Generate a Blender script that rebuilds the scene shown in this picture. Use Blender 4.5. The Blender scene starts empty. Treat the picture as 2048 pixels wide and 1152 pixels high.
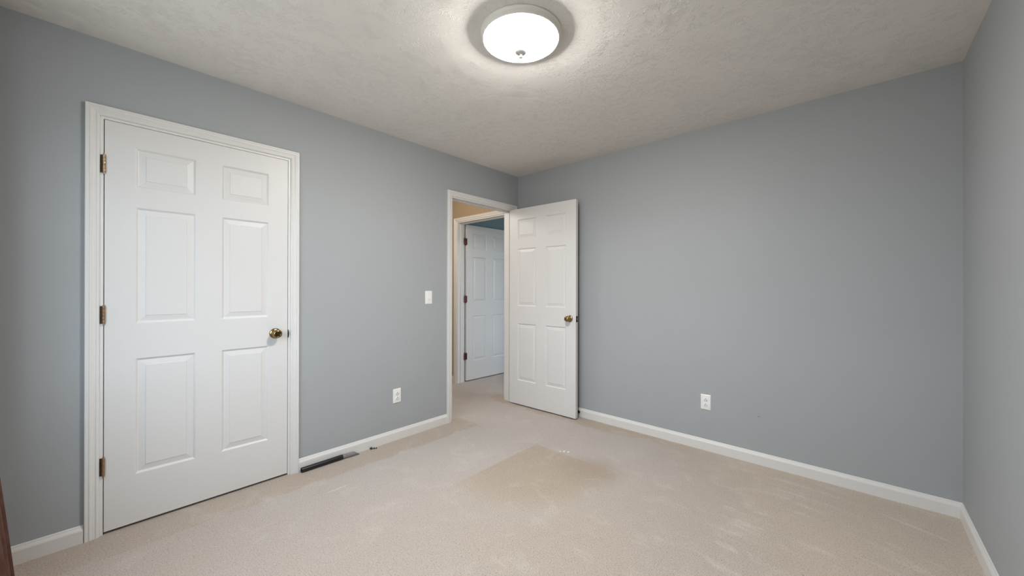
import bpy, math, random
from mathutils import Matrix, Vector

random.seed(7)
S = bpy.context.scene
COL = S.collection

# ------------------------------------------------------------------ dimensions
H = 2.44                      # ceiling height
W = 3.165                     # wall_left (x=0) to wall_right (x=W)
YD = -3.46                    # wall behind the camera
TW = 0.115                    # wall thickness

# ------------------------------------------------------------------ camera
cam_d = bpy.data.cameras.new('camera')
cam = bpy.data.objects.new('camera', cam_d)
COL.objects.link(cam)
cam_d.sensor_width = 36.0
cam_d.lens = 755.9 * 36.0 / 2048.0
cam_d.clip_start = 0.02
YAW, PITCH, ROLL = 0.7383, 0.0006, 0.0021
cam.matrix_world = (Matrix.Translation((2.742, -3.1088, 1.222)) @ Matrix.Rotation(YAW, 4, 'Z')
                    @ Matrix.Rotation(math.pi / 2 + PITCH, 4, 'X') @ Matrix.Rotation(ROLL, 4, 'Z'))
S.camera = cam

# ------------------------------------------------------------------ world, exposure, lights
world = bpy.data.worlds.new('world')
S.world = world
world.use_nodes = True
bg = world.node_tree.nodes['Background']
SKY = 7.6                     # overcast daylight outside the windows
wn = world.node_tree.nodes
wc = wn.new('ShaderNodeTexCoord')
wx = wn.new('ShaderNodeSeparateXYZ')
wr = wn.new('ShaderNodeValToRGB')
world.node_tree.links.new(wc.outputs['Generated'], wx.inputs[0])
world.node_tree.links.new(wx.outputs[2], wr.inputs[0])
world.node_tree.links.new(wr.outputs[0], bg.inputs[0])
wr.color_ramp.elements[0].position = 0.0
wr.color_ramp.elements[0].color = (0.30, 0.33, 0.33, 1)      # ground
wr.color_ramp.elements[1].position = 0.05
wr.color_ramp.elements[1].color = (0.72, 0.86, 1.0, 1)       # sky
bg.inputs[1].default_value = SKY

vs = S.view_settings
S.display_settings.display_device = 'sRGB'
vs.view_transform = 'Standard'
vs.look = 'None'
vs.exposure = 0.06
vs.gamma = 1.0
vs.use_curve_mapping = False
S.cycles.use_denoising = True
S.cycles.max_bounces = 8
S.cycles.diffuse_bounces = 6
S.cycles.caustics_reflective = False
S.cycles.caustics_refractive = False
S.cycles.sample_clamp_indirect = 6.0

LAMP_STRENGTH = 143.0         # glow of the frosted ceiling glass
LAMP_COLOR = (1.0, 0.962, 0.912)
HALL_LAMP = 21.0              # warm bulb of the hallway


def portal(name, loc, rot, sx, sy):
    """window opening for the sky light"""
    d = bpy.data.lights.new(name, 'AREA')
    d.shape = 'RECTANGLE'
    d.size, d.size_y = sx, sy
    d.cycles.is_portal = True
    o = bpy.data.objects.new(name, d)
    COL.objects.link(o)
    o.location = loc
    o.rotation_euler = rot


portal('sky_portal_bedroom', (1.37, YD - TW - 0.005, 1.475), (math.pi / 2, 0, 0), 1.7, 1.35)
portal('sky_portal_far', (2.005, 1.55, 1.4), (0, math.pi / 2, 0), 1.6, 2.1)
pl = bpy.data.lights.new('hall_bulb', 'POINT')
pl.energy = HALL_LAMP
pl.color = (0.98, 0.97, 0.93)
pl.shadow_soft_size = 0.12
plo = bpy.data.objects.new('hall_bulb', pl)
COL.objects.link(plo)
plo.location = (-0.66, -1.15, 2.22)


# ------------------------------------------------------------------ materials
def lin(r, g, b):
    f = lambda c: (c / 255 / 12.92) if c / 255 <= 0.04045 else ((c / 255 + 0.055) / 1.055) ** 2.4
    return (f(r), f(g), f(b), 1.0)


class NT:
    """thin node-tree helper"""

    def __init__(self, name):
        self.m = bpy.data.materials.new(name)
        self.m.use_nodes = True
        self.t = self.m.node_tree
        self.b = self.t.nodes['Principled BSDF']

    def n(self, kind, **kw):
        nd = self.t.nodes.new(kind)
        for k, v in kw.items():
            if k == 'inp':
                for i, val in v.items():
                    if isinstance(val, bpy.types.NodeSocket):
                        self.t.links.new(val, nd.inputs[i])
                    else:
                        nd.inputs[i].default_value = val
            else:
                setattr(nd, k, v)
        return nd

    def math(self, op, a, b=None, c=None, clamp=False):
        nd = self.t.nodes.new('ShaderNodeMath')
        nd.operation = op
        nd.use_clamp = clamp
        for i, v in enumerate((a, b, c)):
            if v is None:
                continue
            if isinstance(v, bpy.types.NodeSocket):
                self.t.links.new(v, nd.inputs[i])
            else:
                nd.inputs[i].default_value = v
        return nd.outputs[0]

    def step(self, x, lo, hi):
        """smooth 0..1 ramp of x from lo to hi"""
        nd = self.t.nodes.new('ShaderNodeMapRange')
        nd.interpolation_type = 'SMOOTHSTEP'
        self.t.links.new(x, nd.inputs[0])
        nd.inputs[1].default_value, nd.inputs[2].default_value = lo, hi
        return nd.outputs[0]

    def mix(self, f, a, b):
        nd = self.t.nodes.new('ShaderNodeMix')
        nd.data_type = 'RGBA'
        for i, v in ((0, f), (6, a), (7, b)):
            if isinstance(v, bpy.types.NodeSocket):
                self.t.links.new(v, nd.inputs[i])
            else:
                nd.inputs[i].default_value = v
        return nd.outputs[2]

    def noise(self, vec, scale, detail=3, rough=0.55, dist=0.0):
        nd = self.n('ShaderNodeTexNoise', inp={'Scale': scale, 'Detail': detail, 'Roughness': rough, 'Distortion': dist})
        self.t.links.new(vec, nd.inputs['Vector'])
        return nd.outputs[0]

    def coords(self):
        return self.n('ShaderNodeTexCoord').outputs['Object']

    def bump(self, h, strength, dist):
        nd = self.n('ShaderNodeBump', inp={'Strength': strength, 'Distance': dist, 'Height': h})
        self.t.links.new(nd.outputs[0], self.b.inputs['Normal'])
        return nd

    def col(self, s):
        if isinstance(s, bpy.types.NodeSocket):
            self.t.links.new(s, self.b.inputs['Base Color'])
        else:
            self.b.inputs['Base Color'].default_value = s

    def set(self, **kw):
        names = {'rough': 'Roughness', 'metal': 'Metallic', 'spec': 'Specular IOR Level'}
        for k, v in kw.items():
            self.b.inputs[names[k]].default_value = v
        return self.m


def paint(name, rgb, rough=0.55, tex=0.12, var=0.035, spec=0.35):
    t = NT(name)
    c = t.coords()
    n1 = t.noise(c, 2.2, 3)
    a = [x * (1 - var) for x in lin(*rgb)[:3]] + [1]
    b = [x * (1 + var) for x in lin(*rgb)[:3]] + [1]
    t.col(t.mix(n1, a, b))
    t.bump(t.noise(c, 210, 3), tex, 0.0015)
    return t.set(rough=rough, spec=spec)


M = {}


def wall_paint(name, rgb, scuff=False):
    t = NT(name)
    c = t.coords()
    n1 = t.noise(c, 1.7, 3)
    base = lin(*rgb)
    a = [x * 0.97 for x in base[:3]] + [1]
    b = [x * 1.03 for x in base[:3]] + [1]
    colr = t.mix(n1, a, b)
    if scuff:
        sep = t.n('ShaderNodeSeparateXYZ', inp={0: c})
        w = t.math('MULTIPLY', t.math('SUBTRACT', t.noise(c, 55, 2), 0.5), 0.03)
        dx = t.math('ADD', t.math('SUBTRACT', sep.outputs[0], 2.243), w)
        dz = t.math('ADD', t.math('SUBTRACT', sep.outputs[2], 0.332), w)
        d = t.math('SQRT', t.math('ADD', t.math('MULTIPLY', t.math('MULTIPLY', dx, dx), 0.4),
                                  t.math('MULTIPLY', t.math('MULTIPLY', dz, dz), 3.0)))
        f = t.math('MULTIPLY', t.step(d, 0.010, 0.004), t.step(t.noise(c, 160, 1), 0.45, 0.55))
        colr = t.mix(t.math('MULTIPLY', f, 0.55), colr, lin(70, 70, 74))
    t.col(colr)
    hgt = t.math('ADD', t.noise(c, 130, 3), t.math('MULTIPLY', t.noise(c, 420, 2), 0.5))
    t.bump(hgt, 0.16, 0.0016)
    return t.set(rough=0.58, spec=0.3)


M['wall'] = wall_paint('blue_grey_wall_paint', (162, 165, 167))
M['wall_b'] = wall_paint('blue_grey_wall_paint_scuffed', (162, 165, 167), True)
M['beige'] = wall_paint('beige_wall_paint', (170, 149, 121))
M['far'] = wall_paint('slate_blue_wall_paint', (128, 146, 156))
M['white'] = paint('white_trim_paint', (217, 215, 212), 0.38, 0.05, 0.012, 0.45)
M['door'] = paint('white_door_paint', (214, 212, 210), 0.42, 0.05, 0.012, 0.45)
M['plastic'] = paint('white_plastic', (232, 231, 228), 0.3, 0.0, 0.0, 0.5)
M['dark'] = NT('dark_slot').set(rough=0.6)
bpy.data.materials['dark_slot'].node_tree.nodes['Principled BSDF'].inputs[0].default_value = lin(48, 44, 42)


def metal(name, a, b, rough, sc=18):
    t = NT(name)
    c = t.coords()
    t.col(t.mix(t.noise(c, sc, 3), lin(*a), lin(*b)))
    return t.set(rough=rough, metal=1.0)


M['brass'] = metal('antique_brass', (120, 98, 62), (176, 150, 104), 0.22)
M['hinge'] = metal('tarnished_brass_hinge', (150, 118, 88), (206, 178, 150), 0.34, 60)
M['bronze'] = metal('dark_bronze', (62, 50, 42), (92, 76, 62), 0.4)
M['nickel'] = NT('satin_nickel').set(rough=0.55)
M['nickel'].node_tree.nodes['Principled BSDF'].inputs[0].default_value = lin(142, 138, 135)
M['steel'] = metal('latch_steel', (120, 118, 114), (150, 148, 144), 0.3)
M['redhinge'] = metal('red_brown_hinge', (66, 32, 22), (92, 46, 32), 0.45, 40)
M['redhinge'].node_tree.nodes['Principled BSDF'].inputs['Metallic'].default_value = 0.5

t = NT('black_plastic')
t.col(t.mix(t.noise(t.coords(), 40, 2), lin(22, 21, 24), lin(32, 30, 33)))
M['black'] = t.set(rough=0.28, spec=0.5)
t = NT('grey_smoky_plastic')
t.col(t.mix(t.noise(t.coords(), 60, 2), lin(112, 108, 110), lin(134, 130, 131)))
M['grey'] = t.set(rough=0.35, spec=0.5)
t = NT('black_rubber')
t.col(lin(20, 17, 16))
M['rubber'] = t.set(rough=0.8)
t = NT('scrap_white')
t.col(lin(250, 246, 238))
M['scrap'] = t.set(rough=0.6)
t = NT('scrap_dark')
t.col(t.mix(t.noise(t.coords(), 200, 2), lin(38, 30, 28), lin(74, 62, 48)))
M['debris'] = t.set(rough=0.9)

# lamp: white enamel pan, glowing frosted glass
M['pan'] = paint('white_enamel', (236, 230, 222), 0.35, 0.0, 0.0)
t = NT('glowing_frosted_glass')
t.col(lin(250, 248, 244))
t.b.inputs['Emission Color'].default_value = LAMP_COLOR + (1,)
t.b.inputs['Emission Strength'].default_value = LAMP_STRENGTH
M['glass'] = t.set(rough=0.4)

# clear window pane
t = NT('window_glass')
tr = t.n('ShaderNodeBsdfTransparent')
gl = t.n('ShaderNodeBsdfGlossy', inp={'Roughness': 0.02})
mx = t.n('ShaderNodeMixShader', inp={0: 0.06, 1: tr.outputs[0], 2: gl.outputs[0]})
t.t.links.new(mx.outputs[0], t.t.nodes['Material Output'].inputs[0])
M['pane'] = t.m

# curtain: dark maroon-brown woven cloth
t = NT('maroon_brown_cloth')
c = t.coords()
mp = t.n('ShaderNodeMapping', inp={0: c, 3: (9, 9, 60)})
n1 = t.noise(mp.outputs[0], 5, 4)
n2 = t.noise(c, 14, 3)
t.col(t.mix(n2, t.mix(n1, lin(44, 18, 24), lin(92, 56, 54)), lin(126, 98, 84)))
t.bump(t.noise(c, 500, 2), 0.3, 0.002)
M['cloth'] = t.set(rough=0.9, spec=0.15)

# ceiling: off-white paint over stomped plaster (bursts of radiating ridges)
t = NT('stomped_ceiling_plaster')
c = t.coords()
wob = t.n('ShaderNodeTexNoise', inp={'Vector': c, 'Scale': 9.0, 'Detail': 2.0})
wv = t.n('ShaderNodeVectorMath', operation='SUBTRACT', inp={0: wob.outputs['Color'], 1: (0.5, 0.5, 0.5)})
ws = t.n('ShaderNodeVectorMath', operation='SCALE', inp={0: wv.outputs[0], 3: 0.016})
cw = t.n('ShaderNodeVectorMath', operation='ADD', inp={0: c, 1: ws.outputs[0]}).outputs[0]
total = None
for k, (off, sc) in enumerate((((0, 0, 0), 4.6), ((3.3, 1.7, 0), 5.4))):
    sh = t.n('ShaderNodeVectorMath', operation='ADD', inp={0: cw, 1: off}).outputs[0]
    flat = t.n('ShaderNodeVectorMath', operation='MULTIPLY', inp={0: sh, 1: (1, 1, 0)}).outputs[0]
    vo = t.n('ShaderNodeTexVoronoi', inp={'Vector': flat, 'Scale': sc, 'Randomness': 1.0})
    vo.voronoi_dimensions = '2D'
    dv = t.n('ShaderNodeVectorMath', operation='SUBTRACT', inp={0: flat, 1: vo.outputs['Position']})
    sp = t.n('ShaderNodeSeparateXYZ', inp={0: dv.outputs[0]})
    ang = t.math('ARCTAN2', sp.outputs[1], sp.outputs[0])
    rad = t.n('ShaderNodeVectorMath', operation='LENGTH', inp={0: dv.outputs[0]}).outputs['Value']
    cs = t.n('ShaderNodeSeparateColor', inp={0: vo.outputs['Color']})
    cell = t.math('MULTIPLY', cs.outputs[0], 40.0)
    cmb = t.n('ShaderNodeCombineXYZ', inp={0: t.math('MULTIPLY', t.math('COSINE', ang), 5.0),
                                           1: t.math('MULTIPLY', t.math('SINE', ang), 5.0),
                                           2: t.math('ADD', cell, t.math('MULTIPLY', rad, 9.0))})
    rid = t.noise(cmb.outputs[0], 1.6, 2, 0.6)
    ridge = t.step(t.math('ABSOLUTE', t.math('SUBTRACT', rid, 0.5)), 0.060, 0.0)
    env = t.math('MULTIPLY', t.step(rad, 0.010, 0.035), t.step(rad, 0.13, 0.075))
    br = t.step(t.noise(c, 26, 2), 0.42, 0.56)
    v = t.math('MULTIPLY', t.math('MULTIPLY', ridge, env), br)
    total = v if total is None else t.math('MAXIMUM', total, v)
hgt = t.math('ADD', total, t.math('MULTIPLY', t.noise(c, 120, 3, 0.6), 0.22))
t.bump(hgt, 0.46, 0.0045)
t.col(t.mix(t.noise(c, 1.5, 2), lin(226, 221, 215), lin(234, 229, 223)))
M['ceiling'] = t.set(rough=0.85, spec=0.2)

# carpet: beige cut pile with flecks, cleaned/greyed swathes and a less worn square
t = NT('beige_speckled_carpet')
c = t.coords()
sep = t.n('ShaderNodeSeparateXYZ', inp={0: c})
X, Y = sep.outputs[0], sep.outputs[1]
big = t.noise(c, 1.5, 4, 0.55, 0.6)
mid = t.noise(c, 5.0, 4, 0.6, 0.8)
fine = t.noise(c, 150, 3, 0.65)
fleck = t.noise(c, 210, 2, 0.5)
jit = t.math('MULTIPLY', t.math('SUBTRACT', t.noise(c, 60, 2), 0.5), 0.012)
Xj = t.math('ADD', X, jit)
Yj = t.math('ADD', Y, jit)
warp = t.math('MULTIPLY', t.math('SUBTRACT', mid, 0.5), 0.35)
Xw, Yw = t.math('ADD', X, warp), t.math('ADD', Y, warp)
# square that stood covered: crisp edges at x=.89 and y=-.79, dissolving away from the corner
sq = t.math('MULTIPLY', t.step(Xj, 0.885, 0.897), t.step(Yj, -0.782, -0.795))
ex = t.math('MULTIPLY', t.math('SUBTRACT', Xw, 1.12), 1.25)
ey = t.math('SUBTRACT', Yw, -1.08)
fade_a = t.step(t.math('SQRT', t.math('ADD', t.math('MULTIPLY', ex, ex), t.math('MULTIPLY', ey, ey))), 0.78, 0.30)
brown = t.math('MULTIPLY', sq, fade_a)
# strips along the walls the machine did not reach
st_l = t.math('MULTIPLY', t.step(t.math('ADD', X, t.math('MULTIPLY', warp, 0.4)), 0.255, 0.235), t.math('MULTIPLY', t.step(Yj, -0.80, -0.815), t.step(X, -0.05, -0.02)))
st_b = t.step(t.math('ADD', Yw, t.math('MULTIPLY', t.step(X, 0.9, 1.5), -0.06)), -0.21, -0.17)
edge = t.math('MAXIMUM', st_l, t.math('MULTIPLY', st_b, t.math('MULTIPLY', t.step(Xj, -0.31, -0.29), t.step(Y, 0.05, 0.0))))
# right-hand side is browner, with pale wiped arcs
rt = t.step(t.math('ADD', Xw, t.math('MULTIPLY', Yw, 0.55)), 1.35, 2.2)
tan = t.math('MAXIMUM', brown, t.math('MAXIMUM', t.math('MULTIPLY', edge, 0.85), t.math('MULTIPLY', rt, 0.95)))
# foreground between: medium
fg = t.math('MULTIPLY', t.step(t.math('SUBTRACT', X, Y), 1.9, 3.3), 0.45)
tan = t.math('MAXIMUM', tan, fg)
tan = t.math('ADD', tan, t.math('MULTIPLY', t.math('SUBTRACT', big, 0.5), 0.55), clamp=True)
browns = t.mix(rt, lin(178, 161, 144), lin(199, 184, 168))  # brown raised on the right to make up for dimmer light there
base = t.mix(tan, lin(187, 178, 171), browns)
bx_, by_ = t.math('SUBTRACT', Xw, 1.40), t.math('SUBTRACT', Yw, -0.88)
spot = t.step(t.math('SQRT', t.math('ADD', t.math('MULTIPLY', bx_, bx_), t.math('MULTIPLY', by_, by_))), 0.30, 0.05)
base = t.mix(t.math('MULTIPLY', spot, 0.6), base, lin(163, 145, 128))
# wiped streaks, curved
dx, dy = t.math('SUBTRACT', X, 2.2), t.math('SUBTRACT', Y, -2.4)
rr = t.math('SQRT', t.math('ADD', t.math('MULTIPLY', dx, dx), t.math('MULTIPLY', dy, dy)))
an = t.math('ARCTAN2', dy, dx)
pv = t.n('ShaderNodeCombineXYZ', inp={0: t.math('MULTIPLY', rr, 9.0), 1: t.math('MULTIPLY', an, 1.6), 2: 0.0})
stv = t.noise(pv.outputs[0], 1.5, 4, 0.6, 0.5)
stk = t.math('MULTIPLY', t.step(stv, 0.50, 0.72), t.math('MULTIPLY', t.step(X, 1.7, 2.4), t.step(mid, 0.40, 0.58)))
base = t.mix(t.math('MULTIPLY', stk, 0.62), base, lin(220, 211, 200))
base = t.mix(t.math('MULTIPLY', t.step(mid, 0.52, 0.70), 0.22), base, lin(216, 207, 197))
lnx = t.step(t.math('ABSOLUTE', t.math('SUBTRACT', Xj, 0.412)), 0.006, 0.002)
lny = t.math('MULTIPLY', t.step(Y, -2.20, -2.15), t.step(Y, -2.04, -2.08))
base = t.mix(t.math('MULTIPLY', t.math('MULTIPLY', lnx, lny), 0.5), base, lin(240, 236, 230))
# pile: light tips, dark flecks
base = t.mix(t.math('MULTIPLY', t.step(fine, 0.47, 0.30), 0.6), base, lin(134, 117, 100))
base = t.mix(t.math('MULTIPLY', t.step(fine, 0.52, 0.74), 0.38), base, lin(226, 218, 208))
base = t.mix(t.math('MULTIPLY', t.step(fleck, 0.40, 0.28), 0.8), base, lin(92, 78, 66))
t.col(base)
hgt = t.math('ADD', fine, t.math('MULTIPLY', fleck, 0.6))
t.bump(hgt, 0.55, 0.012)
t.b.inputs['Sheen Weight'].default_value = 0.25
t.b.inputs['Sheen Roughness'].default_value = 0.5
M['carpet'] = t.set(rough=1.0, spec=0.05)


# ------------------------------------------------------------------ mesh helpers
class MB:
    """collects shapes, links them as ONE mesh object"""

    def __init__(self):
        self.v, self.f, self.mi = [], [], []

    def add(self, vs, fs, mi=0):
        o = len(self.v)
        self.v += [tuple(p) for p in vs]
        for f in fs:
            self.f.append([i + o for i in f])
            self.mi.append(mi)

    def box(self, a, b, mi=0):
        (x0, y0, z0), (x1, y1, z1) = a, b
        vs = [(x0, y0, z0), (x1, y0, z0), (x1, y1, z0), (x0, y1, z0),
              (x0, y0, z1), (x1, y0, z1), (x1, y1, z1), (x0, y1, z1)]
        self.add(vs, [(3, 2, 1, 0), (4, 5, 6, 7), (0, 1, 5, 4), (1, 2, 6, 5), (2, 3, 7, 6), (3, 0, 4, 7)], mi)

    def lathe(self, prof, seg=32, mat=None, mi=0, cap=True):
        """prof: (r, h) pairs about local Z; mat places it"""
        mat = mat or Matrix.Identity(4)
        vs, fs = [], []
        for r, h in prof:
            for k in range(seg):
                a = 2 * math.pi * k / seg
                vs.append(mat @ Vector((r * math.cos(a), r * math.sin(a), h)))
        n = len(prof)
        for i in range(n - 1):
            for k in range(seg):
                k2 = (k + 1) % seg
                fs.append((i * seg + k, i * seg + k2, (i + 1) * seg + k2, (i + 1) * seg + k))
        if cap:
            fs.append(tuple(reversed(range(seg))))
            fs.append(tuple((n - 1) * seg + k for k in range(seg)))
        self.add(vs, fs, mi)

    def sweep(self, rings, closed=True, caps=True, mi=0):
        n = len(rings[0])
        vs = [p for r in rings for p in r]
        fs = []
        for i in range(len(rings) - 1):
            for k in range(n if closed else n - 1):
                k2 = (k + 1) % n
                fs.append((i * n + k, i * n + k2, (i + 1) * n + k2, (i + 1) * n + k))
        if caps:
            fs.append(tuple(reversed(range(n))))
            fs.append(tuple((len(rings) - 1) * n + k for k in range(n)))
        self.add(vs, fs, mi)

    def build(self, name, mats, parent=None, smooth=False, loc=None, rot=None, bevel=0.0, angle=35):
        me = bpy.data.meshes.new(name)
        me.from_pydata(self.v, [], self.f)
        for m in (mats if isinstance(mats, (list, tuple)) else [mats]):
            me.materials.append(m)
        me.polygons.foreach_set('material_index', self.mi)
        me.update()
        import bmesh
        bm = bmesh.new()
        bm.from_mesh(me)
        bmesh.ops.recalc_face_normals(bm, faces=bm.faces)
        bm.to_mesh(me)
        bm.free()
        if smooth:
            me.shade_smooth()
            me.set_sharp_from_angle(angle=math.radians(angle))
        o = bpy.data.objects.new(name, me)
        COL.objects.link(o)
        if parent is not None:
            o.parent = parent
        if loc is not None:
            o.location = loc
        if rot is not None:
            o.rotation_euler = rot
        if bevel:
            md = o.modifiers.new('bevel', 'BEVEL')
            md.width = bevel
            md.segments = 2
            md.limit_method = 'ANGLE'
        return o


def tag(o, label=None, cat=None, group=None, kind=None):
    for k, v in (('label', label), ('category', cat), ('group', group), ('kind', kind)):
        if v:
            o[k] = v
    return o


def empty(name, loc, rot=(0, 0, 0)):
    o = bpy.data.objects.new(name, None)
    o.empty_display_size = 0.05
    COL.objects.link(o)
    o.location = loc
    o.rotation_euler = rot
    return o


def struct(o, label, cat):
    return tag(o, label, cat, kind='structure')


# ------------------------------------------------------------------ room shell
DT = 2.0525                     # underside of the head jambs
RO = DT + 0.018                 # rough openings
CL = (-3.0865, -2.2675)         # closet opening (jamb faces, y)
EN = (-0.911, -0.092)           # entry opening (jamb faces, y)
FA = (-1.028, -0.209)           # far doorway (jamb faces, x)
J = 0.018
WX0, WX1, WZ0, WZ1 = 0.52, 2.22, 0.8, 2.15      # window behind the camera

b = MB()
b.add([(-1.5, -3.7, 0), (W + 0.3, -3.7, 0), (W + 0.3, 3.5, 0), (-1.5, 3.5, 0),
       (-1.5, -3.7, -0.05), (W + 0.3, -3.7, -0.05), (W + 0.3, 3.5, -0.05), (-1.5, 3.5, -0.05)],
      [(0, 1, 2, 3), (7, 6, 5, 4), (0, 4, 5, 1), (1, 5, 6, 2), (2, 6, 7, 3), (3, 7, 4, 0)])
struct(b.build('floor', M['carpet']), 'beige speckled carpet with paler wiped swathes covering the bedroom floor', 'carpet')
b = MB()
b.box((-1.5, -3.7, H), (W + 0.3, 3.5, H + 0.05))
struct(b.build('ceiling', M['ceiling']), 'off white ceiling with stomped plaster bursts', 'ceiling')

b = MB()
for y0, y1 in ((YD - TW, CL[0] - J), (CL[1] + J, EN[0] - J), (EN[1] + J, 0.0)):
    b.box((-TW, y0, 0), (0, y1, H))
for y0, y1 in ((CL[0] - J, CL[1] + J), (EN[0] - J, EN[1] + J)):
    b.box((-TW, y0, RO), (0, y1, H))
wl = b.build('wall_left', [M['wall'], M['beige']])
for p in wl.data.polygons:
    if p.normal.x < -0.5:
        p.material_index = 1
struct(wl, 'blue grey wall with the closet door and the open doorway', 'wall')

b = MB()
b.box((0, 0, 0), (W + TW, TW, H))
wb = b.build('wall_back', [M['wall_b'], M['far']])
for p in wb.data.polygons:
    if p.normal.y > 0.5:
        p.material_index = 1
struct(wb, 'plain blue grey wall behind the open door', 'wall')
b = MB()
b.box((W, YD - TW, 0), (W + TW, 0, H))
struct(b.build('wall_right', M['wall']), 'plain blue grey wall at the right edge of the photo', 'wall')

b = MB()
b.box((0, YD - TW, 0), (WX0, YD, H))
b.box((WX1, YD - TW, 0), (W, YD, H))
b.box((WX0, YD - TW, 0), (WX1, YD, WZ0))
b.box((WX0, YD - TW, WZ1), (WX1, YD, H))
struct(b.build('wall_front', M['wall']), 'blue grey window wall behind the camera', 'wall')


def window(name, along, fixed, lo, hi, z0, z1, thick, label):
    """frame, sill and pane; along='x' (wall in x) or 'y'"""
    def P(a, d, z):
        return (a, fixed + d, z) if along == 'x' else (fixed + d, a, z)

    def bx(m, a0, a1, d0, d1, zz0, zz1):
        p, q = P(a0, d0, zz0), P(a1, d1, zz1)
        m.box([min(u, v) for u, v in zip(p, q)], [max(u, v) for u, v in zip(p, q)])
    m = MB()
    w = 0.05
    bx(m, lo, lo + w, -0.03, 0.03, z0, z1)
    bx(m, hi - w, hi, -0.03, 0.03, z0, z1)
    bx(m, lo + w, hi - w, -0.03, 0.03, z0, z0 + w)
    bx(m, lo + w, hi - w, -0.03, 0.03, z1 - w, z1)
    bx(m, lo + w, hi - w, -0.02, 0.02, (z0 + z1) / 2 - 0.02, (z0 + z1) / 2 + 0.02)
    root = m.build(name, M['white'])
    struct(root, label, 'window')
    g = MB()
    bx(g, lo + w, hi - w, -0.003, 0.003, z0 + w, z1 - w)
    g.build('pane', M['pane'], root)
    return root


window('window_1', 'x', YD - 0.07, WX0, WX1, WZ0, WZ1, TW, 'white framed bedroom window behind the camera')

# hallway and the bedroom across it
HW = -1.22
b = MB()
b.box((-1.5, 0, 0), (FA[0] - J, TW, H))
b.box((FA[1] + J, 0, 0), (0, TW, H))
b.box((FA[0] - J, 0, RO), (FA[1] + J, TW, H))
wh = b.build('wall_hall', [M['beige'], M['far']])
for p in wh.data.polygons:
    if p.normal.y > 0.5:
        p.material_index = 1
struct(wh, 'beige hallway wall around the far doorway', 'wall')
b = MB()
b.box((HW - TW, -1.95, 0), (HW, 0, H))
struct(b.build('wall_hall_side', M['beige']), 'beige hallway side wall', 'wall')
b = MB()
b.box((HW - TW, -2.06, 0), (-TW, -1.95, H))
struct(b.build('wall_hall_end', M['beige']), 'beige hallway end wall', 'wall')
b = MB()
b.box((-0.86, YD - TW, 0), (-0.76, -2.06, H))
b.box((-0.76, YD - TW, 0), (-TW, YD, H))
struct(b.build('wall_closet', M['wall']), 'inside walls of the closet', 'wall')
b = MB()
b.box((-1.0915 - TW, TW, 0), (-1.0915, 3.2, H))
struct(b.build('wall_far_left', M['far']), 'slate blue wall of the far bedroom behind its open door', 'wall')
b = MB()
b.box((-1.0915 - TW, 3.2, 0), (1.9 + TW, 3.3, H))
struct(b.build('wall_far_back', M['far']), 'slate blue back wall of the far bedroom', 'wall')
b = MB()
b.box((1.9, TW, 0), (2.0, 0.5, H))
b.box((1.9, 2.6, 0), (2.0, 3.2, H))
b.box((1.9, 0.5, 0), (2.0, 2.6, 0.6))
b.box((1.9, 0.5, 2.2), (2.0, 2.6, H))
struct(b.build('wall_far_right', M['far']), 'slate blue window wall of the far bedroom', 'wall')
window('window_2', 'y', 1.94, 0.5, 2.6, 0.6, 2.2, 0.1, 'white framed window of the far bedroom')

# ------------------------------------------------------------------ trim
BASE = [(0, 0), (0.013, 0), (0.013, 0.060), (0.0105, 0.066), (0.006, 0.074), (0.0045, 0.080), (0.002, 0.083), (0, 0.083)]


def baseboard(name, p0, p1, nrm, label, m0=0, m1=0):
    """profile from p0 to p1 along a wall, nrm points into the room; m0/m1 mitre the ends (+1 shortens)"""
    d = Vector(p1) - Vector(p0)
    d.normalize()
    n = Vector(nrm)
    rings = []
    for q, s in ((p0, m0), (p1, -m1)):
        rings.append([(q[0] + n.x * o + d.x * o * s, q[1] + n.y * o + d.y * o * s, h) for o, h in BASE])
    m = MB()
    m.sweep(rings)
    return struct(m.build(name, M['white']), label, 'baseboard')


baseboard('baseboard_left', (0, CL[1] + 0.062), (0, EN[0] - 0.062), (1, 0), 'white baseboard between the closet door and the open doorway')
baseboard('baseboard_left.001', (0, YD), (0, CL[0] - 0.0635), (1, 0), 'short white baseboard left of the closet door', 1)
baseboard('baseboard_back', (0.0, 0), (W, 0), (0, -1), 'white baseboard along the plain back wall', 1, 1)
baseboard('baseboard_right', (W, 0), (W, YD), (-1, 0), 'white baseboard along the right wall', 1, 1)
baseboard('baseboard_front', (W, YD), (0, YD), (0, 1), 'white baseboard below the window behind the camera', 1, 1)
baseboard('baseboard_hall', (HW, 0), (FA[0] - 0.062, 0), (0, -1), 'white baseboard left of the far doorway in the hall')

# casing profile: (distance from the outer edge, projection)
CAS = [(0, 0), (0, 0.0155), (0.002, 0.017), (0.008, 0.017), (0.0105, 0.0145), (0.0135, 0.0145), (0.016, 0.0165), (0.021, 0.016),
       (0.026, 0.012), (0.030, 0.0115), (0.032, 0.0095), (0.036, 0.0095), (0.0385, 0.0115), (0.044, 0.0105), (0.048, 0.0075), (0.0495, 0)]


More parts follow.
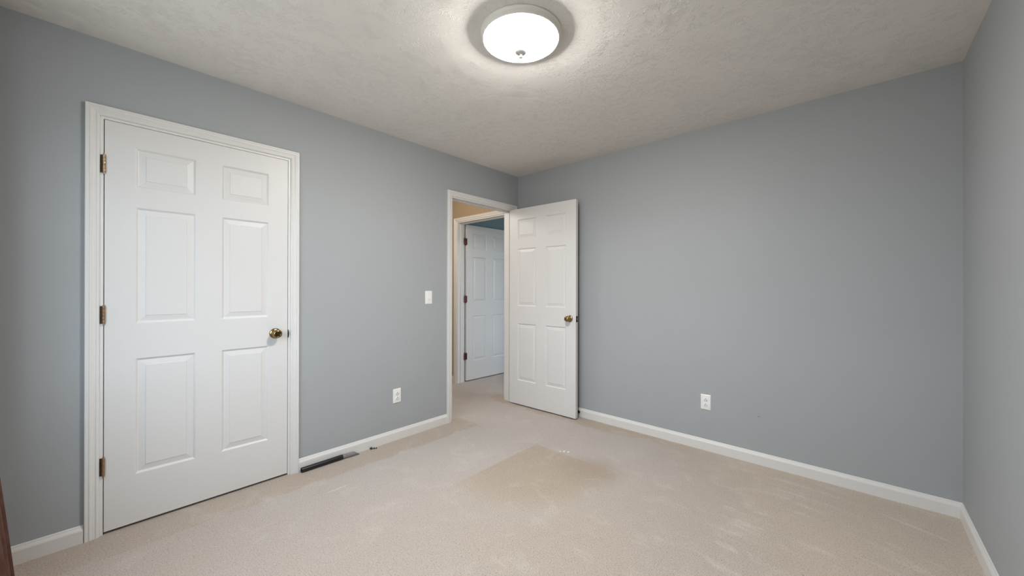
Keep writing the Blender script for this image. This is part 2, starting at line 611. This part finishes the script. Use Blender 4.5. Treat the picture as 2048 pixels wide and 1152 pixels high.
def doorway(name, axis, a0, a1, plane, out, depth, label, far=False):
    """casing around an opening a0..a1 (jamb faces) in a wall; out = direction the room lies in.
    children: jamb, stop, casing of the other side"""
    def P(a, d, z):
        return (plane + out * d, a, z) if axis == 'y' else (a, plane + out * d, z)
    rv = 0.012
    ow = 0.0495
    o0, o1, oz = a0 - rv - ow, a1 + rv + ow, DT + rv + ow

    def casing(side):
        m = MB()
        def Q(a, d, z):
            return P(a, d, z) if side == 0 else P(a, -depth - d, z)
        rings = [[Q(o0 + s, d, 0) for s, d in CAS], [Q(o0 + s, d, oz - s) for s, d in CAS],
                 [Q(o1 - s, d, oz - s) for s, d in CAS], [Q(o1 - s, d, 0) for s, d in CAS]]
        m.sweep(rings)
        return m
    root = casing(0).build(name, M['white'])
    struct(root, label, 'door trim')
    casing(1).build('casing', M['white'], root)
    m = MB()
    def bx(p, q):
        m.box([min(u, v) for u, v in zip(p, q)], [max(u, v) for u, v in zip(p, q)])
    bx(P(a0 - J, 0, 0), P(a0, -depth, DT))
    bx(P(a1, 0, 0), P(a1 + J, -depth, DT))
    bx(P(a0 - J, 0, DT), P(a1 + J, -depth, DT + J))
    m.build('jamb', M['white'], root)
    m = MB()
    s0, s1 = (-0.037, -0.037 - 0.034) if not far else (-depth + 0.037 + 0.034, -depth + 0.037)
    bx(P(a0, s0, 0), P(a0 + 0.011, s1, DT - 0.011))
    bx(P(a1 - 0.011, s0, 0), P(a1, s1, DT - 0.011))
    bx(P(a0, s0, DT - 0.011), P(a1, s1, DT))
    m.build('stop', M['white'], root)
    return root


tc = doorway('trim_1', 'y', CL[0], CL[1], 0.0, 1, TW, 'white moulded casing around the closed closet door')
te = doorway('trim_2', 'y', EN[0], EN[1], 0.0, 1, TW, 'white moulded casing around the open doorway to the hall')
tf = doorway('trim_3', 'x', FA[0], FA[1], 0.0, -1, TW, 'white casing around the far doorway across the hall', True)

# strike plate lip on the closet jamb
m = MB()
pts = []
for k in range(9):
    a = k / 8
    pts.append((0.0012 + 0.006 * math.sin(math.pi * a), 0.897 + 0.052 * a))
rings = []
for yy in (CL[1] - 0.001, CL[1] + 0.0035):
    rings.append([(d, yy, z) for d, z in pts] + [(-0.006, yy, pts[-1][1]), (-0.006, yy, pts[0][1])])
m.sweep(rings)
tag(m.build('strike_plate', M['bronze'], tc), 'dark strike plate lip')

# ------------------------------------------------------------------ doors
DW, DTK, DH, DB = 0.813, 0.035, 2.036, 0.014
PX = [(0.1085, 0.3505), (0.4665, 0.7065)]
PZ = [(0.247, 0.843), (1.023, 1.621), (1.723, 1.926)]     # above the door's bottom edge
# raised panel: inset from the panel outline -> depth below the face
PROF = [(0.0, 0.0), (0.0025, 0.0008), (0.006, 0.0035), (0.009, 0.0068), (0.0125, 0.0078), (0.0385, 0.0032), (0.0400, 0.0012)]


def door_slab():
    m = MB()
    xs = [0.0, PX[0][0], PX[0][1], PX[1][0], PX[1][1], DW]
    zs = [0.0] + [v for z in PZ for v in z] + [DH]
    for y, sgn in ((0.0, 1), (DTK, -1)):
        for i in range(5):
            for k in range(len(zs) - 1):
                x0, x1, z0, z1 = xs[i], xs[i + 1], zs[k], zs[k + 1]
                if i in (1, 3) and k in (1, 3, 5):
                    rings = []
                    for ins, dep in PROF:
                        yy = y + sgn * dep
                        rings.append([(x0 + ins, yy, z0 + ins), (x1 - ins, yy, z0 + ins), (x1 - ins, yy, z1 - ins), (x0 + ins, yy, z1 - ins)])
                    m.sweep(rings, caps=False)
                    m.add(rings[-1], [(0, 1, 2, 3)])
                else:
                    m.add([(x0, y, z0), (x1, y, z0), (x1, y, z1), (x0, y, z1)], [(0, 1, 2, 3)])
    c = [(0, 0, 0), (DW, 0, 0), (DW, DTK, 0), (0, DTK, 0), (0, 0, DH), (DW, 0, DH), (DW, DTK, DH), (0, DTK, DH)]
    m.add(c, [(0, 1, 2, 3), (4, 5, 6, 7), (1, 2, 6, 5), (0, 3, 7, 4)])
    return m


def weld(o):
    import bmesh
    bm = bmesh.new()
    bm.from_mesh(o.data)
    bmesh.ops.remove_doubles(bm, verts=bm.verts, dist=1e-5)
    bmesh.ops.recalc_face_normals(bm, faces=bm.faces)
    bm.to_mesh(o.data)
    bm.free()


FRONT = Matrix.Rotation(math.pi / 2, 4, 'X')       # local Z -> -Y (out of the front face)
BACK = Matrix.Rotation(-math.pi / 2, 4, 'X')


def knob(parent, x, z, sides=(1, 0), style='plain'):
    for s in sides:
        mt = Matrix.Translation((x, 0.0 if s == 1 else DTK, z)) @ (FRONT if s == 1 else BACK)
        m = MB()
        m.lathe([(0.001, 0.0), (0.0325, 0.0), (0.0325, 0.0025), (0.030, 0.006), (0.022, 0.009), (0.0145, 0.011), (0.0125, 0.015)], 40, mt)
        rose = m.build('rosette', M['brass'], parent, True)
        m = MB()
        if style == 'plain':
            prof = [(0.0125, 0.013), (0.0115, 0.020), (0.0115, 0.026), (0.015, 0.030), (0.0215, 0.034), (0.0258, 0.040), (0.0268, 0.047),
                    (0.0255, 0.054), (0.0215, 0.060), (0.014, 0.0635), (0.006, 0.0645), (0.0005, 0.0647)]
        else:
            prof = [(0.0125, 0.013), (0.012, 0.019), (0.0135, 0.024), (0.020, 0.028), (0.0258, 0.035), (0.0272, 0.043), (0.0265, 0.050),
                    (0.0235, 0.056), (0.0205, 0.0585), (0.0185, 0.0592), (0.0165, 0.0585), (0.0145, 0.0555), (0.0125, 0.0545)]
        m.lathe(prof, 40, mt)
        kb = m.build('door_knob', M['brass'], parent, True)
        if style != 'plain' and s == 1:
            m = MB()
            m.lathe([(0.0001, 0.0545), (0.0124, 0.0545), (0.0124, 0.0565), (0.0075, 0.0575), (0.0065, 0.0565), (0.0028, 0.0565), (0.0026, 0.0585), (0.0001, 0.0587)], 28, mt)
            tag(m.build('lock_button', M['bronze'], kb, True), 'dark recessed lock button')


def hinge_barrel(z0, length, r, px, py):
    """five knuckles and ball tips about a vertical pin"""
    m = MB()
    k = 5
    seg = length / k
    prof = [(0.0008, -0.006), (r * 0.62, -0.0045), (r * 0.62, -0.0015), (r * 0.95, 0.0)]
    for i in range(k):
        prof += [(r, i * seg + 0.0006), (r, (i + 1) * seg - 0.0012), (r * 0.86, (i + 1) * seg - 0.0006)]
    prof += [(r * 0.95, length), (r * 0.62, length + 0.0015), (r * 0.62, length + 0.0045), (0.0008, length + 0.006)]
    m.lathe(prof, 20, Matrix.Translation((px, py, z0)))
    return m


# --- closet door: closed, hinges left, knob right
d1 = door_slab().build('door_1', M['door'], loc=(0.0, -3.0835, DB), rot=(0, 0, math.pi / 2))
weld(d1)
struct(d1, 'closed white six panel closet door with brass hinges and knob', 'door')
knob(d1, DW - 0.0705, 0.931 - DB, style='ring')
for z0, z1 in ((0.293, 0.379), (1.042, 1.130), (1.786, 1.880)):
    m = hinge_barrel(z0 - DB, 0.089, 0.0058, -0.0015, -0.0062)
    hg = tag(m.build('hinge', M['hinge'], d1, True), 'tarnished brass hinge')
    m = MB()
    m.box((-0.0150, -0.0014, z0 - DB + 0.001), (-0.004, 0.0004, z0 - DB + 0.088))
    tag(m.build('leaf', M['bronze'], hg), 'hinge leaf on the jamb, darkened for the barrel shadow')  # dark colour on the leaf stands in for the barrel's shadow
m = MB()
m.box((DW - 0.0005, 0.005, 0.888), (DW + 0.001, 0.030, 0.946))
m.build('latch_plate', M['bronze'], d1)

# --- entry door: swung wide open into the room, its hall face towards the camera
d2 = door_slab().build('door_2', M['door'], loc=(0.013, -0.1465, DB), rot=(0, 0, math.radians(1.5)))
weld(d2)
struct(d2, 'open white six panel door standing against the back wall', 'door')
knob(d2, DW - 0.0665, 0.938 - DB)
m = MB()
m.box((DW - 0.0005, 0.0045, 0.894), (DW + 0.0012, 0.0305, 0.951))
lp = tag(m.build('latch_plate', M['bronze'], d2), 'dark latch plate on the door edge')
m = MB()
rings = [[(DW + 0.001, 0.011, z), (DW + 0.0125, 0.011, z), (DW + 0.0125, 0.016, z), (DW + 0.003, 0.024, z), (DW + 0.001, 0.024, z)] for z in (0.914, 0.931)]
m.sweep(rings)
tag(m.build('latch_bolt', M['steel'], lp), 'grey latch bolt')
for z0 in (0.28, 1.03, 1.776):
    m = hinge_barrel(z0, 0.089, 0.0058, -0.002, DTK + 0.0062)
    m.box((-0.016, DTK - 0.0004, z0 + 0.001), (-0.0035, DTK + 0.0012, z0 + 0.088))
    tag(m.build('hinge', M['hinge'], d2, True), 'tarnished brass hinge')

# --- far door across the hall: open into the far bedroom
d3 = door_slab().build('door_3', M['door'], loc=(-1.0155, 0.137, DB), rot=(0, 0, math.radians(87.8)))
weld(d3)
struct(d3, 'white six panel door of the far bedroom seen across the hall', 'door')
for z0 in (0.275, 1.02, 1.77):
    m = hinge_barrel(z0, 0.089, 0.006, -0.012, 0.012)
    m.box((-0.036, -0.0015, z0 + 0.002), (-0.012, 0.0015, z0 + 0.087))
    m.box((-0.012, -0.0025, z0 + 0.002), (0.012, -0.0002, z0 + 0.087))
    tag(m.build('hinge', M['redhinge'], d3, True), 'red brown hinge')
knob(d3, DW - 0.0665, 0.93, (1,))

# ------------------------------------------------------------------ ceiling light
LX, LY = 1.555, -1.745
root = empty('ceiling_light', (LX, LY, H))
tag(root, 'round white flush ceiling light with glowing frosted glass bowl', 'ceiling light')
m = MB()
m.lathe([(0.0005, -0.0005), (0.190, -0.0005), (0.1925, -0.003), (0.1925, -0.007), (0.1885, -0.010), (0.1865, -0.016), (0.1855, -0.026), (0.1835, -0.031),
         (0.1795, -0.0325), (0.1775, -0.030), (0.1775, -0.022), (0.0005, -0.020)], 96)
m.build('pan', M['pan'], root, True)
m = MB()
prof = []
for k in range(17):
    a = math.pi / 2 * k / 16
    rr = math.cos(a)
    prof.append((max(0.1765 * rr, 0.0005), -0.0285 - 0.056 * (1 - rr ** 2.2)))
m.lathe(prof, 96, cap=False)
m.build('glass_bowl', M['glass'], root, True)
m = MB()
m.lathe([(0.0005, -0.082), (0.0265, -0.084), (0.0275, -0.0868), (0.025, -0.0895), (0.0175, -0.0935), (0.0095, -0.0965), (0.006, -0.099), (0.006, -0.102),
         (0.0095, -0.105), (0.0105, -0.109), (0.0085, -0.113), (0.004, -0.1155), (0.003, -0.1185), (0.0005, -0.1195)], 36)
m.build('finial', M['nickel'], root, True, loc=(0, 0, -0.004))


# ------------------------------------------------------------------ wall plates
def rounded(w, h, r, n=5):
    pts = []
    for cx_, cz_, a0 in ((w / 2 - r, h / 2 - r, 0), (-w / 2 + r, h / 2 - r, 90), (-w / 2 + r, -h / 2 + r, 180), (w / 2 - r, -h / 2 + r, 270)):
        for k in range(n):
            a = math.radians(a0 + 90 * k / (n - 1))
            pts.append((cx_ + r * math.cos(a), cz_ + r * math.sin(a)))
    return pts


def plate_mesh(w=0.070, h=0.114):
    """cover plate in local XZ, front towards -Y"""
    m = MB()
    rings = [[(x, 0.0, z) for x, z in rounded(w, h, 0.003)], [(x, -0.003, z) for x, z in rounded(w, h, 0.003)],
             [(x, -0.0052, z) for x, z in rounded(w - 0.005, h - 0.005, 0.003)], [(x, -0.006, z) for x, z in rounded(w - 0.010, h - 0.010, 0.003)]]
    m.sweep(rings)
    return m


def screw(parent, z, y=-0.006):
    m = MB()
    m.lathe([(0.0001, -0.001), (0.0034, -0.001), (0.0034, 0.0006), (0.0022, 0.0013), (0.0001, 0.0014)], 16, Matrix.Translation((0, y, z)) @ FRONT)
    s = m.build('screw', M['plastic'], parent, True)
    m = MB()
    m.box((-0.0028, y - 0.0018, z - 0.0004), (0.0028, y - 0.0012, z + 0.0004))
    m.build('slot', M['dark'], s)


def outlet(loc, rz, label):
    root = empty('wall_outlet', loc, (0, 0, rz))
    tag(root, label, 'outlet')
    plate_mesh().build('cover_plate', M['plastic'], root, True)
    for zc in (0.0195, -0.0195):
        m = MB()
        pts = []
        for k in range(40):
            a = 2 * math.pi * k / 40
            x, z = 0.0172 * math.cos(a), 0.0172 * math.sin(a)
            pts.append((x, max(-0.0142, min(0.0142, z)) + zc))
        m.sweep([[(x, -0.0055, z) for x, z in pts], [(x, -0.0078, z) for x, z in pts], [(x * 0.94, -0.0084, zc + (z - zc) * 0.94) for x, z in pts]])
        f = m.build('receptacle', M['plastic'], root, True)
        m = MB()
        m.box((-0.0080, -0.0090, zc - 0.0070), (-0.0054, -0.0083, zc + 0.0016))
        m.box((0.0054, -0.0090, zc - 0.0060), (0.0080, -0.0083, zc + 0.0016))
        m.lathe([(0.0001, 0.0), (0.0030, 0.0), (0.0030, 0.0006), (0.0001, 0.0006)], 14, Matrix.Translation((0, -0.0084, zc + 0.0078)) @ FRONT)
        m.build('slots', M['dark'], f)
    screw(root, 0.0)
    return root


outlet((0.0, -1.475, 0.3525), math.pi / 2, 'white wall outlet below the light switch, above the baseboard between the doors')
outlet((1.902, 0.0, 0.3625), 0.0, 'white wall outlet alone on the plain back wall')

root = empty('light_switch', (0.0, -1.171, 1.140), (0, 0, math.pi / 2))
tag(root, 'white toggle light switch plate beside the open doorway', 'light switch')
plate_mesh().build('cover_plate', M['plastic'], root, True)
m = MB()
m.box((-0.0055, -0.0068, -0.0125), (0.0055, -0.0056, 0.0125))
tg = m.build('toggle_slot', M['plastic'], root)
m = MB()
m.sweep([[(-0.0042, -0.006, -0.005), (0.0042, -0.006, -0.005), (0.0042, -0.006, 0.006), (-0.0042, -0.006, 0.006)],
         [(-0.0034, -0.017, -0.0125), (0.0034, -0.017, -0.0125), (0.0034, -0.0185, -0.006), (-0.0034, -0.0185, -0.006)]])
m.build('toggle', M['plastic'], root)
screw(root, 0.030)
screw(root, -0.030)

# ------------------------------------------------------------------ small things on the floor
# black wand lying against the baseboard, grey tapered tip with a slanted end
TY0, TY1, TY2 = -2.196, -1.925, -1.815
TR = 0.0165
root = empty('vacuum_wand', (0.034, TY0, 0.0))
tag(root, 'black plastic tube with a flat grey tip lying along the baseboard', 'tube')
RX = Matrix.Rotation(-math.pi / 2, 4, 'X')          # local Z -> +Y
L = TY1 - TY0
m = MB()
mt = Matrix.Translation((0, 0, TR)) @ RX
m.lathe([(TR * 0.78, 0.012), (TR * 0.78, 0.0), (TR, 0.0), (TR, 0.003), (TR, L - 0.05), (TR * 1.04, L - 0.05), (TR * 1.04, L - 0.002), (TR * 0.9, L), (TR * 0.5, L)], 36, mt, cap=True)
m.build('tube', M['black'], root, True)
m = MB()
rings = []
LT = TY2 - TY1
for k in range(7):
    s = k / 6
    rings.append([])
    for i in range(24):
        a = 2 * math.pi * i / 24
        ca, sa = math.cos(a), math.sin(a)
        e = 1 - 0.35 * s                               # towards a flattened rectangle
        rx, rz = TR * (1.0 + 0.06 * s), TR * (1.0 - 0.20 * s)
        px = rx * math.copysign(abs(ca) ** e, ca)
        pz = rz * math.copysign(abs(sa) ** e, sa)
        slant = (px / rx) * 0.006 * s - (pz / rz) * 0.016 * s
        rings[-1].append((px, L - 0.012 + (LT + 0.002) * s + slant, TR * (1.0 - 0.20 * s) + pz))
m.sweep(rings)
m.build('nozzle_tip', M['grey'], root, True)

# dark crumbs beside it
cr = [(0.030, -1.708, 0.011), (0.038, -1.688, 0.007), (0.046, -1.674, 0.0055)]
lab = ['largest dark crumb of debris on the carpet by the baseboard past the grey tip',
       'middle dark crumb of debris on the carpet by the baseboard',
       'smallest dark crumb of debris on the carpet, nearest the open doorway']
for (x, y, r), lb in zip(cr, lab):
    m = MB()
    prof = []
    for k in range(6):
        a = math.pi * k / 5
        prof.append((max(r * math.sin(a) * random.uniform(0.8, 1.1), 0.0004), r * (1 - math.cos(a)) * 0.75))
    m.lathe(prof, 9)
    m.v = [(vx * random.uniform(0.75, 1.2), vy * random.uniform(0.8, 1.3), vz) for vx, vy, vz in m.v]
    o = m.build('debris', M['debris'], None, True, loc=(x, y, 0.0))
    tag(o, lb, 'debris', 'dark crumbs by the baseboard')

# white paper flakes on the carpet
fl = [(1.105, -0.770, 0.007, 'leftmost of the three white flakes on the carpet before the open door'),
      (1.128, -0.752, 0.010, 'middle and largest of the three white flakes on the carpet'),
      (1.155, -0.738, 0.009, 'rightmost of the three white flakes on the carpet before the open door')]
for x, y, r, lb in fl:
    m = MB()
    ring = [(r * math.cos(a) * random.uniform(0.8, 1.1), 0.55 * r * math.sin(a) * random.uniform(0.8, 1.1)) for a in [2 * math.pi * k / 9 for k in range(9)]]
    m.sweep([[(px, py, 0.0) for px, py in ring], [(px, py, 0.002 + 0.15 * px) for px, py in ring]])
    o = m.build('paper_flake', M['scrap'], None, loc=(x, y, 0.0), rot=(0, 0, math.radians(42)))
    tag(o, lb, 'paper scrap', 'white flakes on the carpet')

# door stop on the back baseboard, behind the open door
m = MB()
m.lathe([(0.0005, 0.0), (0.013, 0.0), (0.013, 0.004), (0.006, 0.007), (0.0055, 0.036), (0.0105, 0.038), (0.0115, 0.046), (0.009, 0.052), (0.0005, 0.053)], 24,
        FRONT)
o = m.build('door_stop', M['rubber'], None, True, loc=(0.790, -0.0125, 0.046))
tag(o, 'small black rubber door stop on the baseboard behind the open door', 'door stop')

# ------------------------------------------------------------------ curtain at the far left
root = empty('curtain', (0.42, YD + 0.036, 0.0))
tag(root, 'dark maroon brown curtain hanging at the left edge of the photo', 'curtain')
m = MB()
NX, NZ = 90, 26
grid = []
ZT, ZB = 2.19, 0.006
for j in range(NZ + 1):
    sz = j / NZ
    z = ZT + (ZB - ZT) * sz
    low = max(0.0, (0.64 - z) / 0.60)
    row = []
    for i in range(NX + 1):
        u = i / NX
        ph = u * 2 * math.pi * 2.5
        amp = 0.018 + 0.006 * sz
        x = -0.27 + 0.20 * u + 0.006 * math.sin(ph * 0.7 + 3 * sz)
        y = amp * math.cos(ph) + 0.008 * math.sin(2 * ph + 2.5 * sz)
        # bottom flare towards the room, strongest in the folds nearest the camera
        y += 0.057 * low ** 0.9 * (0.75 + 0.25 * math.cos(ph))
        row.append((x, y, z))
    grid.append(row)
TH = 0.003
vs_ = [p for r in grid for p in r] + [(p[0], p[1] - TH, p[2]) for r in grid for p in r]
n = NX + 1
o2 = n * (NZ + 1)
fs_ = []
for j in range(NZ):
    for i in range(NX):
        q = (j * n + i, j * n + i + 1, (j + 1) * n + i + 1, (j + 1) * n + i)
        fs_.append(q)
        fs_.append(tuple(k + o2 for k in reversed(q)))
for i in range(NX):
    fs_.append((i + 1, i, i + o2, i + 1 + o2))
    e = NZ * n
    fs_.append((e + i, e + i + 1, e + i + 1 + o2, e + i + o2))
for j in range(NZ):
    fs_.append((j * n, (j + 1) * n, (j + 1) * n + o2, j * n + o2))
    e = NX
    fs_.append(((j + 1) * n + e, j * n + e, j * n + e + o2, (j + 1) * n + e + o2))
m.add(vs_, fs_)
m.build('panel', M['cloth'], root, True, angle=60)
rd = empty('curtain_rod', (0.42, YD, 2.2))
tag(rd, 'dark curtain rod above the window behind the camera', 'curtain rod')
m = MB()
m.lathe([(0.0005, -0.395), (0.016, -0.385), (0.016, -0.36), (0.009, -0.35), (0.009, 2.12), (0.016, 2.13), (0.016, 2.16), (0.0005, 2.17)], 20,
        Matrix.Translation((0, 0.036, 0.012)) @ Matrix.Rotation(math.pi / 2, 4, 'Y'))
m.build('rod', M['bronze'], rd, True)
for bxp in (-0.35, 2.08):
    m = MB()
    m.box((bxp - 0.008, 0.0, -0.006), (bxp + 0.008, 0.04, 0.004))
    m.box((bxp - 0.014, 0.0, -0.03), (bxp + 0.014, 0.004, 0.03))
    m.build('bracket', M['bronze'], rd)
